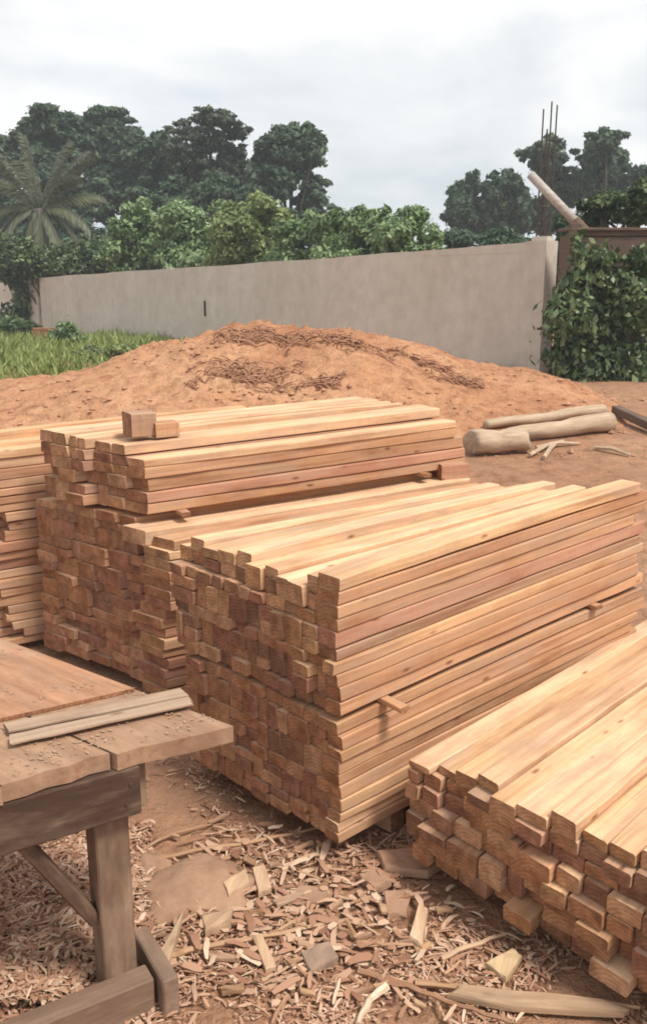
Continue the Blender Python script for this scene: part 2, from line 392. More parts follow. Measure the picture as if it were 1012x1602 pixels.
# --- big central stack
S1 = Stack('big central stack', GRP['big central stack'], atz(531, 1322, .1), udir(2300, 330), -.087, .07)
def pw(xs, ys): return lambda a: float(np.interp(a, xs, ys))
S1.layers(.0, .94, 0, .49, 1.93)
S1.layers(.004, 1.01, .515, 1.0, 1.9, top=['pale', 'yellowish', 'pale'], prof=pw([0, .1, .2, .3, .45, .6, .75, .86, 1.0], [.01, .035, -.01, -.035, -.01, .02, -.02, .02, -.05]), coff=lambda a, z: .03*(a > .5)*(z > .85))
S1.flush()
# --- tall rear stack
S2 = Stack('tall rear stack', GRP['tall rear stack'], atz(265, 1078, .1), udir(3280, 335), -.47)
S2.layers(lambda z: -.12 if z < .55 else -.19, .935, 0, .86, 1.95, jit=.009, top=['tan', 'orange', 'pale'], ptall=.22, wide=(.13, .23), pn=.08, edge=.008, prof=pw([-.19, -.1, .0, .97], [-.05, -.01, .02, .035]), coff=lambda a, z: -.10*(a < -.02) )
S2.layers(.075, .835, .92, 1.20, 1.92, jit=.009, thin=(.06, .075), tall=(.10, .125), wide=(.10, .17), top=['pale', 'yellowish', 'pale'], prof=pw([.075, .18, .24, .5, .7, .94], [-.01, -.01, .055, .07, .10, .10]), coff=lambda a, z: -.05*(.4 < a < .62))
S2.flush()
# --- hindmost stack on the left of the picture
u2 = S2.u
O3 = S2.O + S2.s*(.96+.06)
best = min((abs((lambda q: 506+FPX*(q.dot(CR))/q.dot(CF) - 12)(O3 + u2*t*.01 - CC)), t*.01) for t in range(-120, 60))[1]
S3 = Stack('hindmost stack', GRP['hindmost stack'], O3 + u2*best, u2, -.05)
zt = [aty(12, 712, S3.O.y).z - S3.O.z]
S3.layers(0, .30, 0, zt[0]+.03, 1.8, 0, wts=(1, 4, 4, 3, 2, 1), top=['yellowish'], jit=.03, prof=pw([0, .1, .2, .3], [-.03, .0, .05, .08]), coff=lambda a, z: -a*.8, ptall=.25, edge=.02)
S3.flush()
# --- low front stack
S4 = Stack('low front stack', GRP['low front stack'], atz(985, 1548, .09), udir(1900, 440), .115)
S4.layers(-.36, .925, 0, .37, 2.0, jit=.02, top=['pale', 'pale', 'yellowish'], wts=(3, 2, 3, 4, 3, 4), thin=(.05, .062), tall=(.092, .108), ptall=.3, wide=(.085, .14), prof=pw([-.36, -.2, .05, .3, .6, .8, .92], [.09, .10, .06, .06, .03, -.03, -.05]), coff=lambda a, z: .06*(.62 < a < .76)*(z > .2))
S4.flush()
# bearers under the stacks and stickers between tiers
def bearer(st, c, a0, a1, zt, label, h=.085, w=.09):
    p = st.at(a0, 0, c); q = st.at(a1, 0, c); d = q-p
    top = min(p.z, q.z) + zt
    put_board(Vector((p.x, p.y, top-h)), d, d.length, w, h, 'brown', label, None, name='bearer_beam', cat='beam')
for st, nm, am in ((S1, 'big central stack', .9), (S2, 'tall rear stack', .9), (S4, 'low front stack', .85)):
    a_lo = -.30 if st is S4 else .02
    bearer(st, .32, a_lo, am, -.002, f'dark ground beam lying under the front part of the {nm}')
    bearer(st, 1.6, a_lo, am, -.002, f'dark ground beam lying under the far part of the {nm}')
bearer(S3, .4, .02, .37, -.002, 'dark ground beam lying under the hindmost stack')
p = S1.at(-.10, .492, .22); put_board(p, S1.s, .9, .045, .021, 'tan', 'thin spacer stick poking out between the two tiers of the big central stack', None, name='spacer_stick', cat='stick')
p = S1.at(-.02, .492, 1.55); put_board(p, S1.s, .9, .045, .021, 'tan', 'thin spacer stick between the tiers at the far end of the central stack', None, name='spacer_stick', cat='stick')
p = S2.at(.0, .90, .13); put_board(p, S2.s, .8, .05, .022, 'reddish', 'thin spacer stick under the upper bundle of the tall rear stack', None, name='spacer_stick', cat='stick')
p = S2.at(.02, .90, 1.6); put_board(p, S2.s, .8, .05, .022, 'tan', 'thin spacer stick at the far end under the rear upper bundle', None, name='spacer_stick', cat='stick')

lay_boards()
# loose blocks on the rear stack
def block(px, py, z, sx, sy, sz, rot, tint, label):
    p = atz(px, py, z); put_board(p, Vector((math.cos(rot), math.sin(rot), 0)), sx, sy, sz, tint, label, None, name='wood_block', cat='wood block')
zr = S2.O.z
block(200, 682, zr+1.28, .13, .15, .12, math.atan2(u2.y, u2.x), 'brown', 'square brown wood block standing on the front end of the tall rear stack')
block(240, 684, zr+1.272, .13, .10, .075, math.atan2(u2.y, u2.x)+.1, 'tan', 'small tan wood block beside the square block on the tall rear stack')
block(682, 766, zr+.80+.06, .17, .15, .16, .25, 'reddish', 'reddish wood block lying near the far end of the rear stack')

# ------------------------------------------------------------------ workbench
def worn(o, c): o.color = (*c, 1); return o
TZ = .86
C1 = atz(365, 1136, TZ); FL = atz(0, 1000, TZ); NL = atz(0, 1236, TZ)
pd = (FL - C1); pd.z = 0; pd.normalize(); ed = (NL - C1); ed.z = 0; ed.normalize()
bench = empty('workbench', (C1.x-.5, C1.y-.1, 0)); tag(bench, 'rough wooden workbench with plank top, deep apron and square leg', 'workbench')
def plank(name, e0, e1, p0a, p0b, p1, zt, th, col, mats=(WOLD, WOLDE), rag=.012):
    """a top plank between two lines across the bench; the near end may be skewed and ragged"""
    vs = []; fs = []; m = []; n = 8; k = 5
    base = C1 + ed*e0 + pd*p0a; d = pd; sd = Vector((-d.y, d.x, 0))
    wdt = abs((ed*(e1-e0)).dot(sd)); sg = 1 if (ed.dot(sd) > 0) else -1
    for j in range(k+1):
        t = j/k; st = C1 + ed*(e0+(e1-e0)*t) + pd*(p0a*(1-t)+p0b*t + (random.uniform(-rag, rag) if 0 < j < k else 0))
        en = C1 + ed*(e0+(e1-e0)*t) + pd*p1
        for z in (zt, zt-th):
            for i in range(n+1):
                q = st.lerp(en, i/n); wob = .0015*math.sin(i*1.3+e0*20) if j in (0, k) else 0
                vs.append(Vector((q.x, q.y, z + .0012*math.sin(i*.8+e0*9))) + sd*wob)
    S = n+1
    for j in range(k):
        for i in range(n):
            a = j*2*S+i; b = (j+1)*2*S+i
            fs.append((a, a+1, b+1, b)); m.append(0); fs.append((a+S, b+S, b+S+1, a+S+1)); m.append(0)
        a = j*2*S; b = (j+1)*2*S
        fs.append((a, b, b+S, a+S)); m.append(1); fs.append((a+n, a+n+S, b+n+S, b+n)); m.append(1)
    for i in range(n):
        fs.append((i, i+S, i+S+1, i+1)); m.append(0); a = k*2*S+i; fs.append((a, a+1, a+1+S, a+S)); m.append(0)
    M = frame(base, d); Mi = M.inverted(); me = bpy.data.meshes.new(name)
    me.from_pydata([Mi @ v for v in vs], [], fs)
    for q in mats: me.materials.append(q)
    me.polygons.foreach_set('material_index', m)
    import bmesh
    bm = bmesh.new(); bm.from_mesh(me); bmesh.ops.recalc_face_normals(bm, faces=bm.faces); bm.to_mesh(me); bm.free()
    o = bpy.data.objects.new(name, me); COL.objects.link(o); o.parent = bench; o.matrix_local = Matrix.Translation(-bench.location) @ M
    return worn(o, col)
eP = (atz(192, 1190, TZ)-C1).dot(ed)
plank('top_plank', 0, eP-.006, 0, .02, 1.75, TZ, .05, (.42, .265, .175))
plank('top_plank', eP+.004, eP+.30, .035, .02, 1.75, TZ+.002, .05, (.44, .28, .185))
plank('top_plank', eP+.306, eP+.62, .01, .0, 1.75, TZ+.001, .05, (.42, .265, .175))
plank('top_plank', eP+.626, eP+.95, .0, .02, 1.75, TZ, .05, (.36, .25, .18))
plank('top_sheet', .015, eP+.93, .40, .44, 1.73, TZ+.014, .011, (.48, .27, .165), (WOLD, WEND), .006)
def beam(name, p, q, w, h, col, mats=(WOLD, WOLDE), z=Vector((0, 0, 1))):
    p = Vector(p); q = Vector(q); d = q-p; M = frame(p, d, z); me_o = MB(); me_o.box(Matrix.Translation((d.length/2, 0, 0)), d.length, w, h, .005)
    o = me_o.build(name, list(mats), bench)
    for pl in o.data.polygons:
        if abs(pl.normal.x) > .8: pl.material_index = 1
    o.matrix_local = Matrix.Translation(-bench.location) @ M
    return worn(o, col)
nrm = Vector((-ed.y, ed.x, 0))
if nrm.dot(pd) < 0: nrm = -nrm                       # pointing under the bench
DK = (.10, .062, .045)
a0 = atz(226, 1205, TZ-.05); eA = (a0-C1).dot(ed)
A0 = C1 + ed*eA + nrm*.035; A1 = C1 + ed*(eA+1.0) + nrm*.035
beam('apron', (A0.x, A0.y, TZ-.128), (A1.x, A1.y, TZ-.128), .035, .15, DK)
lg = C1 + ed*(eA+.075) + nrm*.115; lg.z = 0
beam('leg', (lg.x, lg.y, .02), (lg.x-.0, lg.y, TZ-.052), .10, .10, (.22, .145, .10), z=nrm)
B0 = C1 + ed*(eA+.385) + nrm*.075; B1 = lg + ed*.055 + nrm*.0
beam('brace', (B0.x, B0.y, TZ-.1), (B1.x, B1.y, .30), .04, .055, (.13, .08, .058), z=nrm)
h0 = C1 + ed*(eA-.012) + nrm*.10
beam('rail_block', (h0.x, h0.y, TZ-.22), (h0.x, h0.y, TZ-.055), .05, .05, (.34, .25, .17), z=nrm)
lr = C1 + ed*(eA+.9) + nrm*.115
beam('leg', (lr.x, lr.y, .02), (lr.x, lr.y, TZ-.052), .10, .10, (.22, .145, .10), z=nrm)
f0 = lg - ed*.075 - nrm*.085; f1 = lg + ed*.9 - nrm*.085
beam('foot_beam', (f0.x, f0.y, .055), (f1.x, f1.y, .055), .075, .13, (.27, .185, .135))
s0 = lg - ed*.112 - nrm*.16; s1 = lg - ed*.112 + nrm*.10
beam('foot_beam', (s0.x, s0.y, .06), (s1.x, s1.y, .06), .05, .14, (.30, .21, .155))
for nm, (x0, y0, x1, y1), w, tint, lab in (
        ('strip', (10, 1141, 288, 1085), .06, 'pale', 'thin pale batten lying on the workbench, the one farther from its front edge'),
        ('strip', (18, 1159, 300, 1098), .055, 'yellowish', 'thin weathered batten lying on the workbench, the one nearer its front edge')):
    p = atz(x0, y0, TZ+.016); q = atz(x1, y1, TZ+.016)
    put_board(q, p-q, (p-q).length, w, .007, tint, lab, 'battens on the workbench', name='batten', cat='batten').color = (.37, .28, .21, 1)

for e_, z_ in ((.03, TZ-.10), (.045, TZ-.16)):
    q = A0 + ed*e_ - nrm*.0185; m = MB(); m.tube([Vector((q.x, q.y, z_)), Vector((q.x, q.y, z_)) - nrm*.004], [.005, .004], 8); o = m.build('nail', RUST, bench, loc=tuple(bench.location)); o.location = (0, 0, 0)
m = MB()
for _ in range(1100):
    a_ = random.uniform(.0, eP+.5); b_ = random.uniform(.02, 1.0)**1.3
    if noise.noise(Vector((a_*5, b_*5, 3))) + random.uniform(-.3, .3) < -.05: continue
    q = C1 + ed*a_ + pd*(b_+.03); z_ = TZ + (.0165 if b_ > .43 and a_ > .02 else .0045); r = random.uniform(.0012, .0042); t_ = random.uniform(0, PI); dx_, dy_ = math.cos(t_)*r*random.uniform(1, 3), math.sin(t_)*r*random.uniform(1, 3)
    m.add([(q.x-dx_, q.y-dy_, z_), (q.x+dy_*.5, q.y-dx_*.5, z_+.001), (q.x+dx_, q.y+dy_, z_+.003), (q.x-dy_*.5, q.y+dx_*.5, z_+.001)], [(0, 1, 2, 3)])
tag(m.build('sawdust', plain('sawdust_flake', (.28, .175, .11), (.42, .28, .19), 30)), kind='stuff')
# ------------------------------------------------------------------ concrete wall with end pillar
WR = Vector((4.19, 17.175, 0)); WL = Vector((-10.5, 34, 0)); wd = (WL-WR).normalized(); wn = Vector((-wd.y, wd.x, 0))
if wn.y > 0: wn = -wn
def wtop(t):  # along the wall from the pillar
    return 2.975 - .42*min(1.3, t/22.3) + .012*math.sin(t*1.7)
wall = empty('concrete_wall', WR); tag(wall, 'long pale cement rendered wall behind the earth heap', 'wall')
def wallseg(t0, t1, th, name='wall_panel', parent=wall, off=0, topoff=0, zb=-.2, n=None):
    n = n or max(2, int((t1-t0)/.8)); vs = []; fs = []
    nz = 1
    for i in range(n+1):
        t = t0+(t1-t0)*i/n; b = WR + wd*t
        for o_ in (off+th/2, off-th/2):
            for z in (zb, wtop(t)+topoff): q = b + wn*o_; vs.append((q.x, q.y, z))
    for i in range(n):
        a = i*4; c = a+4
        fs += [(a, a+1, c+1, c), (a+2, c+2, c+3, a+3), (a+1, a+3, c+3, c+1)]
    fs += [(0, 2, 3, 1), (n*4, n*4+1, n*4+3, n*4+2)]
    m = MB(); m.add(vs, fs); return m.build(name, CONC, parent, loc=None if parent is None else tuple(WR))
def reloc(o): o.location = (0, 0, 0); return o
reloc(wallseg(.42, 4.35, .18)); reloc(wallseg(4.35, 13.0, .18, topoff=-.012, off=-.004)); reloc(wallseg(13.0, 22.0, .18, topoff=.006)); reloc(wallseg(22.25, 31, .18, topoff=-.02))
reloc(wallseg(-.03, .42, .36, 'pillar', off=.02, topoff=.02, n=1))
reloc(wallseg(.43, 3.2, .10, 'coping', off=.045, topoff=.005, zb=2.80, n=3))
reloc(wallseg(.02, .36, .20, 'column_stub', off=.02, topoff=.10, zb=2.95, n=1))
def wall_t(px):
    best = None
    for k in range(0, 3200):
        q = WR + wd*(k*.01) - CC; x = 506+FPX*q.dot(CR)/q.dot(CF)
        if best is None or abs(x-px) < best[0]: best = (abs(x-px), k*.01)
    return best[1]
t = wall_t(328); q = WR + wd*t + wn*.095
sl = MB(); sl.box(frame((q.x, q.y, 1.62), wd), .07, .03, .42, .005); reloc(sl.build('drain_slot', DARKW, wall, loc=tuple(WR)))

# bare steel bars rising from the pillar
cage = empty('rebar_cage', (WR + wd*.19)); tag(cage, 'rusty bare steel bars rising from the end pillar of the wall', 'steel bars')
cb = WR + wd*.19 + wn*.02
tops = [(.09, .07, 2.32), (-.09, .07, 2.42), (.09, -.07, 2.0), (-.09, -.07, 2.38)]
for (a, b, hh) in tops:
    m = MB(); p0 = cb + wd*a + wn*b; lean = random.uniform(-.03, .03)
    m.tube([(p0.x, p0.y, 2.9), (p0.x+lean*.4, p0.y, 2.9+hh*.5), (p0.x+lean, p0.y+.02, 2.95+hh)], [.014]*3, 6)
    o = m.build('bar', RUST, cage, loc=tuple(cage.location)); o.location = (0, 0, 0)
for z in (3.12, 3.34, 3.58, 3.85, 4.2):
    m = MB(); r = .095; pts = [cb + wd*x + wn*y for x, y in ((r, r*.8), (-r, r*.8), (-r, -r*.8), (r, -r*.8), (r, r*.8))]
    m.tube([(p.x, p.y, z + .01*i) for i, p in enumerate(pts)], [.006]*5, 5); o = m.build('tie_ring', RUST, cage, loc=tuple(cage.location)); o.location = (0, 0, 0)

# leaning pole
P0 = aty(908, 356, 16.35); P1 = aty(829, 273, 16.75)
m = MB(); m.tube([P0, P0.lerp(P1, .5), P1], [.085, .08, .078], 12); pole = m.build('leaning_pole', PIPE, None, True, loc=tuple(P0))
tag(pole, 'thick pale grey pole slanting up from the shed towards the steel bars', 'pole')
m = MB(); dd = (P1-P0).normalized(); m.tube([P0-dd*.10, P0+dd*.16], [.10, .10], 12); cap = m.build('end_collar', SHEDW, pole, loc=tuple(P0)); cap.location = (0, 0, 0)

# ------------------------------------------------------------------ timber shed at the right
sx0 = aty(893, 400, 16.0).x; SY = 16.0
shed = empty('timber_shed', (sx0, SY, .5)); tag(shed, 'brown plank shed beside the wall, half hidden by climbing leaves', 'shed')
def sp(mb, name, mat): o = mb.build(name, mat, shed, loc=tuple(shed.location)); o.location = (0, 0, 0); return o
m = MB(); z = .4; zt_ = aty(950, 360, SY).z
rows = []
while z < zt_:
    hgt = min(.26, zt_-z+.02); m.box(Matrix.Translation((sx0+2.3+random.uniform(-.02, .02), SY+random.uniform(-.012, .012), z+hgt/2)), 4.5, .035, hgt-.016, .006); z += hgt
sp(m, 'plank_wall', SHEDW)
m = MB(); m.box(Matrix.Translation((sx0+2.3, SY+.09, 1.8)), 4.4, .06, 2.7, .01); sp(m, 'inner_lining', DARKW)
m = MB(); m.box(Matrix.Translation((sx0, SY-.03, 1.75)), .13, .12, 2.95, .01); sp(m, 'corner_post', SHEDW)
m = MB(); m.box(Matrix.Translation((sx0+.02, SY+.45, 1.7)), .04, .8, 2.7, .01); sp(m, 'side_wall', SHEDW)
m = MB(); m.box(Matrix.Translation((sx0+2.2, SY-.035, zt_-.42)), 4.3, .03, .12, .008); sp(m, 'batten_rail', SHEDW)
m = MB(); m.box(Matrix.Translation((sx0+2.25, SY+.38, zt_+.03)) @ Matrix.Rotation(.04, 4, 'X'), 4.6, .95, .05, .01); sp(m, 'roof', SHEDW)
dx = aty(992, 500, SY).x
m = MB(); m.box(Matrix.Translation((dx+.75, SY-.05, 1.35)), 1.4, .05, 1.9, .01); sp(m, 'shade_panel', DARKW)  # dark panel whose colour stands in for the shade at the right edge

# ------------------------------------------------------------------ logs on the earth
def log(p, q, r0, r1, name, label, cat='log', n=9):
    p = Vector(p); q = Vector(q); m = MB(); pts = []; rs = []
    for i in range(n):
        t = i/(n-1); w = p.lerp(q, t); k = .012; pts.append(w + Vector((k*math.sin(i*2.1), k*math.cos(i*1.7), k*math.sin(i*1.3)))); rs.append((r0*(1-t)+r1*t)*(1+.04*math.sin(i*2.7)))
    m.tube([(p-(q-p).normalized()*.02)] + pts + [q+(q-p).normalized()*.02], [rs[0]*.86] + rs + [rs[-1]*.86], 16, jit=.05)
    M = frame(p, q-p); Mi = M.inverted(); m.v = [tuple(Mi @ Vector(v)) for v in m.v]
    o = m.build(name, LOGM, None, True); o.matrix_world = M; tag(o, label, cat); return o
def gl(px, py, r, Y):  # a point whose image is px,py at distance Y, put to rest on the ground
    p = aty(px, py, Y); return Vector((p.x, p.y, surf_h(p.x, p.y)+r*.92))
def gz(px, py, dz=0):
    d = ray(px, py); t = 5.0
    while t < 40:
        p = CC + d*t
        if p.z <= surf_h(p.x, p.y)+dz: return p
        t += .02
    return p
a = gz(738, 692, .15); b = gz(824, 688, .15)
log(a, b, .135, .115, 'log', 'short thick pale log nearest the end of the rear boards')
a = gz(795, 680, .10); b = gz(956, 659, .13)
log(a, b, .075, .115, 'log', 'long pale log lying on the earth behind the short log')
a = gz(762, 664, .06); b = gz(945, 640, .07)
log(a, b, .055, .07, 'log', 'slim pale log lying farthest back among the logs')
a = gz(962, 640, .08); b = gz(1040, 676, .08)
m = MB(); m.box(Matrix.Translation(((b-a).length/2, 0, 0)), (b-a).length, .12, .10, .01)
o = m.build('squared_beam', SHEDW); o.matrix_world = frame(a, b-a); tag(o, 'dark squared beam lying on the earth at the edge of the picture', 'beam')
for k, (x0, y0, x1, y1) in enumerate([(828, 712, 880, 690), (838, 700, 905, 694), (850, 716, 870, 694), (930, 700, 985, 712)]):
    a = gz(x0, y0, .03); b = gz(x1, y1, .03); m = MB(); m.tube([a, a.lerp(b, .5)+Vector((0, 0, .03)), b], [.022, .026, .018], 6)
    o = m.build('branch_stick', LOGM, None, loc=tuple(a)); tag(o, ['crooked stick lying in front of the long log', 'straight stick lying close along the long log', 'short stick crossing the others before the log', 'lone stick on bare earth right of the logs'][k], 'stick', 'sticks by the logs')

# ------------------------------------------------------------------ foliage
def blobs_leaves(blobs, n, size, flat=.6, shell=.55, droop=.2, gaps=.0):
    """leaf centres and axes spread over a set of ellipsoid clumps (cx,cy,cz,rx,ry,rz)"""
    B = np.array(blobs); w = (B[:, 3]*B[:, 5]); idx = rng.choice(len(B), n, p=w/w.sum())
    d = rng.normal(size=(n, 3)); d /= np.linalg.norm(d, axis=1)[:, None]
    r = shell + (1.06-shell)*rng.random(n)**.7
    r *= 1 + .16*np.sin(d[:, 0]*7+idx)*np.sin(d[:, 2]*8+idx*2.3)
    r = np.where(rng.random(n) < .10, r*rng.uniform(1.0, 1.5, n), r)
    P = B[idx, :3] + d*r[:, None]*B[idx, 3:6]
    nrm_ = d*.7 + rng.normal(size=(n, 3))*.5 + np.array([0, 0, flat]); nrm_ /= np.linalg.norm(nrm_, axis=1)[:, None]
    a = np.cross(nrm_, rng.normal(size=(n, 3))); a /= np.linalg.norm(a, axis=1)[:, None]
    a[:, 2] -= droop; b = np.cross(nrm_, a); b /= np.linalg.norm(b, axis=1)[:, None]
    s = size*(.45+1.1*rng.random(n)**1.5)
    return P, a*(s*.5)[:, None], b*(s*.30)[:, None]
def limbs(m, base, h, r, targets):
    base = Vector(base); top = base + Vector((random.uniform(-.3, .3), 0, h*.55))
    m.tube([base - Vector((0, 0, .4)), base.lerp(top, .5)+Vector((.1, 0, 0)), top], [r*1.25, r*.9, r*.65], 8)
    for t in targets:
        t = Vector(t); k = random.uniform(.55, 1); s = base.lerp(top, k); mid = s.lerp(t, .5) + Vector((0, 0, .05*h*random.random()))
        m.tube([s, mid, t], [r*.4, r*.25, r*.08], 6)
def pix_blobs(lst, Y, depth=1.0):
    """clumps given as (px, py, half-width px, half-height px) at distance Y -> real ellipsoids"""
    out = []
    for (px, py, rx, ry) in lst:
        y = Y + random.uniform(-depth, depth); p = aty(px, py, y); k = y/FPX
        out.append((p.x, p.y, p.z, rx*k, max(rx, ry)*k*random.uniform(.8, 1.1), ry*k))
    return out
def tree(Y, lst, n, size, label, mat=LF_TREE, trunk_px=None, sub=6, shell=.5, tr=.3, name='forest_tree', group='trees beyond the wall'):
    bl = pix_blobs(lst, Y, 1.2)
    # break every clump into smaller leaf tufts for an uneven outline
    B = []
    for (x, y, z, a, b, c) in bl:
        B.append((x, y, z, a*.62, b*.62, c*.62))
        for _ in range(sub+5):
            d = np.array([random.gauss(0, 1), random.gauss(0, 1), random.gauss(0, 1)+.15]); d /= np.linalg.norm(d); k = random.uniform(.62, 1.08); q = random.uniform(.15, .36)
            B.append((x+d[0]*a*k, y+d[1]*b*k, z+d[2]*c*k, a*q, b*q, c*q*.75))
    px = trunk_px or sum(l[0] for l in lst)/len(lst); p = aty(px, 450, Y); gx, gy = p.x, Y
    root = empty(name, (gx, gy, .55)); tag(root, label, 'tree', group)
    m = MB(); H_ = max(b[2] for b in bl) - .5
    limbs(m, (gx, gy, .55), H_, tr, [b[:3] for b in bl]); o = m.build('trunk', BARK, root, True, loc=(gx, gy, .55)); o.location = (0, 0, 0)
    P, A, Bv = blobs_leaves(B, int(n*3.6), size*.5, shell=shell)
    leafmesh('crown', P, A, Bv, mat, root, (gx, gy, .55))
    return root
# the forest behind the wall
tree(50, [(8, 262, 34, 40), (2, 320, 45, 50), (-40, 280, 40, 50)], 6000, .5, 'dark tree at the very edge of the picture left of the palm', trunk_px=-6)
tree(51, [(78, 190, 42, 24), (58, 225, 34, 30), (110, 225, 40, 38), (80, 275, 55, 45), (48, 196, 18, 16)], 11000, .5, 'tall dark dense tree behind the palm with a flattened top')
tree(54, [(165, 188, 44, 20), (150, 225, 40, 34), (195, 230, 40, 34), (170, 280, 52, 46)], 11000, .5, 'dense dark tree with broad crown right of the tall one behind the palm')
tree(49, [(232, 248, 34, 34), (255, 225, 22, 18), (215, 300, 46, 42), (262, 290, 36, 46)], 9000, .5, 'lower dark tree in the dip between the broad and the airy trees')
tree(47, [(325, 184, 34, 16), (352, 190, 26, 12), (298, 208, 32, 16), (366, 208, 26, 12), (330, 224, 40, 20), (284, 240, 28, 22), (374, 238, 18, 12), (322, 262, 40, 24), (362, 266, 30, 22), (290, 285, 40, 28), (350, 300, 46, 30)], 7500, .40, 'tall airy tree with layered crown, sky showing through its branches', LF_OPEN, 335, sub=9, shell=.3)
tree(46, [(458, 216, 38, 22), (432, 235, 28, 24), (492, 232, 26, 22), (460, 255, 44, 22), (440, 285, 40, 26), (490, 300, 26, 22), (484, 325, 30, 22), (425, 262, 30, 30)], 10000, .46, 'rounded dark tree standing apart right of the airy tree', trunk_px=455)
tree(44, [(320, 310, 50, 34), (250, 325, 50, 30), (390, 320, 46, 28), (470, 355, 50, 26), (420, 360, 50, 30)], 9500, .46, 'low dark tree filling the gap under the airy tree')
tree(48, [(150, 320, 60, 34), (90, 340, 50, 34), (30, 375, 60, 46), (115, 385, 60, 46), (190, 380, 50, 40)], 9500, .46, 'low dark tree behind the palm, under the dense crowns')
tree(50, [(728, 305, 26, 24), (715, 330, 24, 26), (738, 285, 16, 16), (740, 345, 30, 30)], 6500, .46, 'small dark tree at the near edge of the gap of open sky', trunk_px=728)
tree(51, [(785, 290, 28, 22), (770, 320, 32, 30), (808, 315, 30, 34), (790, 350, 44, 30)], 8000, .46, 'bushy dark tree just left of the steel bars', trunk_px=790)
tree(52, [(845, 236, 30, 18), (868, 226, 22, 14), (860, 265, 34, 26), (880, 300, 40, 36), (850, 330, 40, 36)], 9000, .48, 'tall dark tree behind the steel bars and the slanting pole', trunk_px=865)
tree(50, [(948, 222, 30, 19), (930, 250, 34, 20), (962, 252, 26, 20), (925, 285, 40, 30), (960, 300, 40, 34)], 9500, .48, 'tallest dark tree right of the steel bars, with a knobbly top', trunk_px=945)
tree(49, [(1000, 275, 26, 22), (1015, 310, 40, 40), (1050, 290, 40, 40)], 6000, .48, 'dark tree at the edge of the picture above the shed', trunk_px=1015)

def shrub(Y, lst, n, size, label, mat=LF_BUSH, group='shrubs behind the wall', name='shrub', base=.5, shell=.55, droop=.25, cat='shrub', flat=.7):
    if group == 'shrubs behind the wall': lst = lst + [(l[0], max(l[1]+l[3]*.6, 405), l[2]*1.15, 32) for l in lst]
    bl = pix_blobs(lst, Y, .5); B = []
    for (x, y, z, a, b, c) in bl:
        B.append((x, y, z, a*.7, b*.7, c*.7))
        for _ in range(6):
            d = np.array([random.gauss(0, 1), random.gauss(0, 1), random.gauss(0, 1)+.25]); d /= np.linalg.norm(d); k = random.uniform(.6, .95); q = random.uniform(.25, .42)
            B.append((x+d[0]*a*k, y+d[1]*b*k, z+d[2]*c*k, a*q, b*q, c*q))
    cx = sum(b[0] for b in bl)/len(bl); root = empty(name, (cx, Y, base)); tag(root, label, cat, group)
    m = MB()
    for b in bl:
        for _ in range(3):
            t = Vector(b[:3]) + Vector((random.uniform(-.5, .5)*b[3], 0, random.uniform(.2, .9)*b[5])); s = Vector((cx+random.uniform(-.3, .3), Y, base-.1))
            m.tube([s, s.lerp(t, .5)+Vector((0, 0, .1)), t], [.05, .03, .01], 5)
    o = m.build('stem', BARK, root, True, loc=(cx, Y, base)); o.location = (0, 0, 0)
    P, A, Bv = blobs_leaves(B, int(n*2.8), size*.55, flat=flat, shell=shell, droop=droop); leafmesh('foliage', P, A, Bv, mat, root, (cx, Y, base)); return root
def wallY(px):  # distance of the wall along the view at a column
    t_ = wall_t(px); return (WR + wd*t_).y
tree(58, [(140, 240, 60, 40), (230, 270, 60, 50), (60, 270, 60, 50), (310, 300, 60, 40), (400, 300, 50, 40)], 9000, .5, 'dark tree mostly hidden behind the row of taller trees', trunk_px=200)
shrub(wallY(215)+2.2, [(215, 350, 36, 34), (200, 385, 36, 34), (240, 390, 40, 34)], 5200, .30, 'large leaved green shrub behind the wall next to the palm')
shrub(wallY(300)+3.0, [(285, 345, 46, 30), (300, 380, 60, 34), (340, 360, 40, 36)], 5500, .28, 'broad mid green shrub behind the wall below the airy tree')
shrub(wallY(390)+2.2, [(395, 335, 44, 26), (360, 365, 46, 34), (430, 350, 36, 28), (410, 380, 60, 26)], 6500, .26, 'yellow green shrub behind the middle of the wall', LF_BUSHY)
shrub(wallY(480)+2.0, [(455, 370, 40, 24), (500, 362, 40, 26), (530, 372, 36, 20)], 4600, .24, 'low green shrub behind the wall below the rounded tree')
shrub(wallY(560)+1.6, [(545, 350, 30, 26), (580, 355, 36, 26), (560, 375, 50, 18), (520, 345, 20, 14)], 4600, .22, 'pale green leafy shrub rising behind the wall left of the feathery one')
shrub(wallY(640)+1.5, [(635, 345, 34, 26), (655, 335, 22, 16), (615, 365, 44, 22), (672, 368, 26, 18), (600, 340, 14, 14)], 4600, .20, 'feathery green shrub rising behind the wall beside the gap of sky')
shrub(wallY(120)+2.0, [(60, 405, 60, 26), (120, 405, 46, 22), (165, 395, 40, 24), (20, 395, 36, 30)], 5200, .28, 'low spreading shrub on top of the wall below the palm', LF_VINE)
shrub(wallY(800)+8, [(720, 372, 40, 16), (790, 376, 50, 16)], 2500, .25, 'low dark hedge bush peeping over the wall left of the pillar', LF_TREE)
shrub(SY+4.5, [(895, 375, 34, 40), (900, 420, 30, 40)], 3500, .22, 'dark shrub in the gap between the pillar and the shed', LF_TREE)
shrub(SY+1.3, [(945, 322, 34, 22), (985, 330, 40, 28), (1015, 312, 30, 24), (925, 345, 22, 12)], 4200, .19, 'pale green creeper spreading over the roof of the shed', LF_VINE, base=2.9, cat='creeper', name='climbing_vine', group='creepers on the shed')
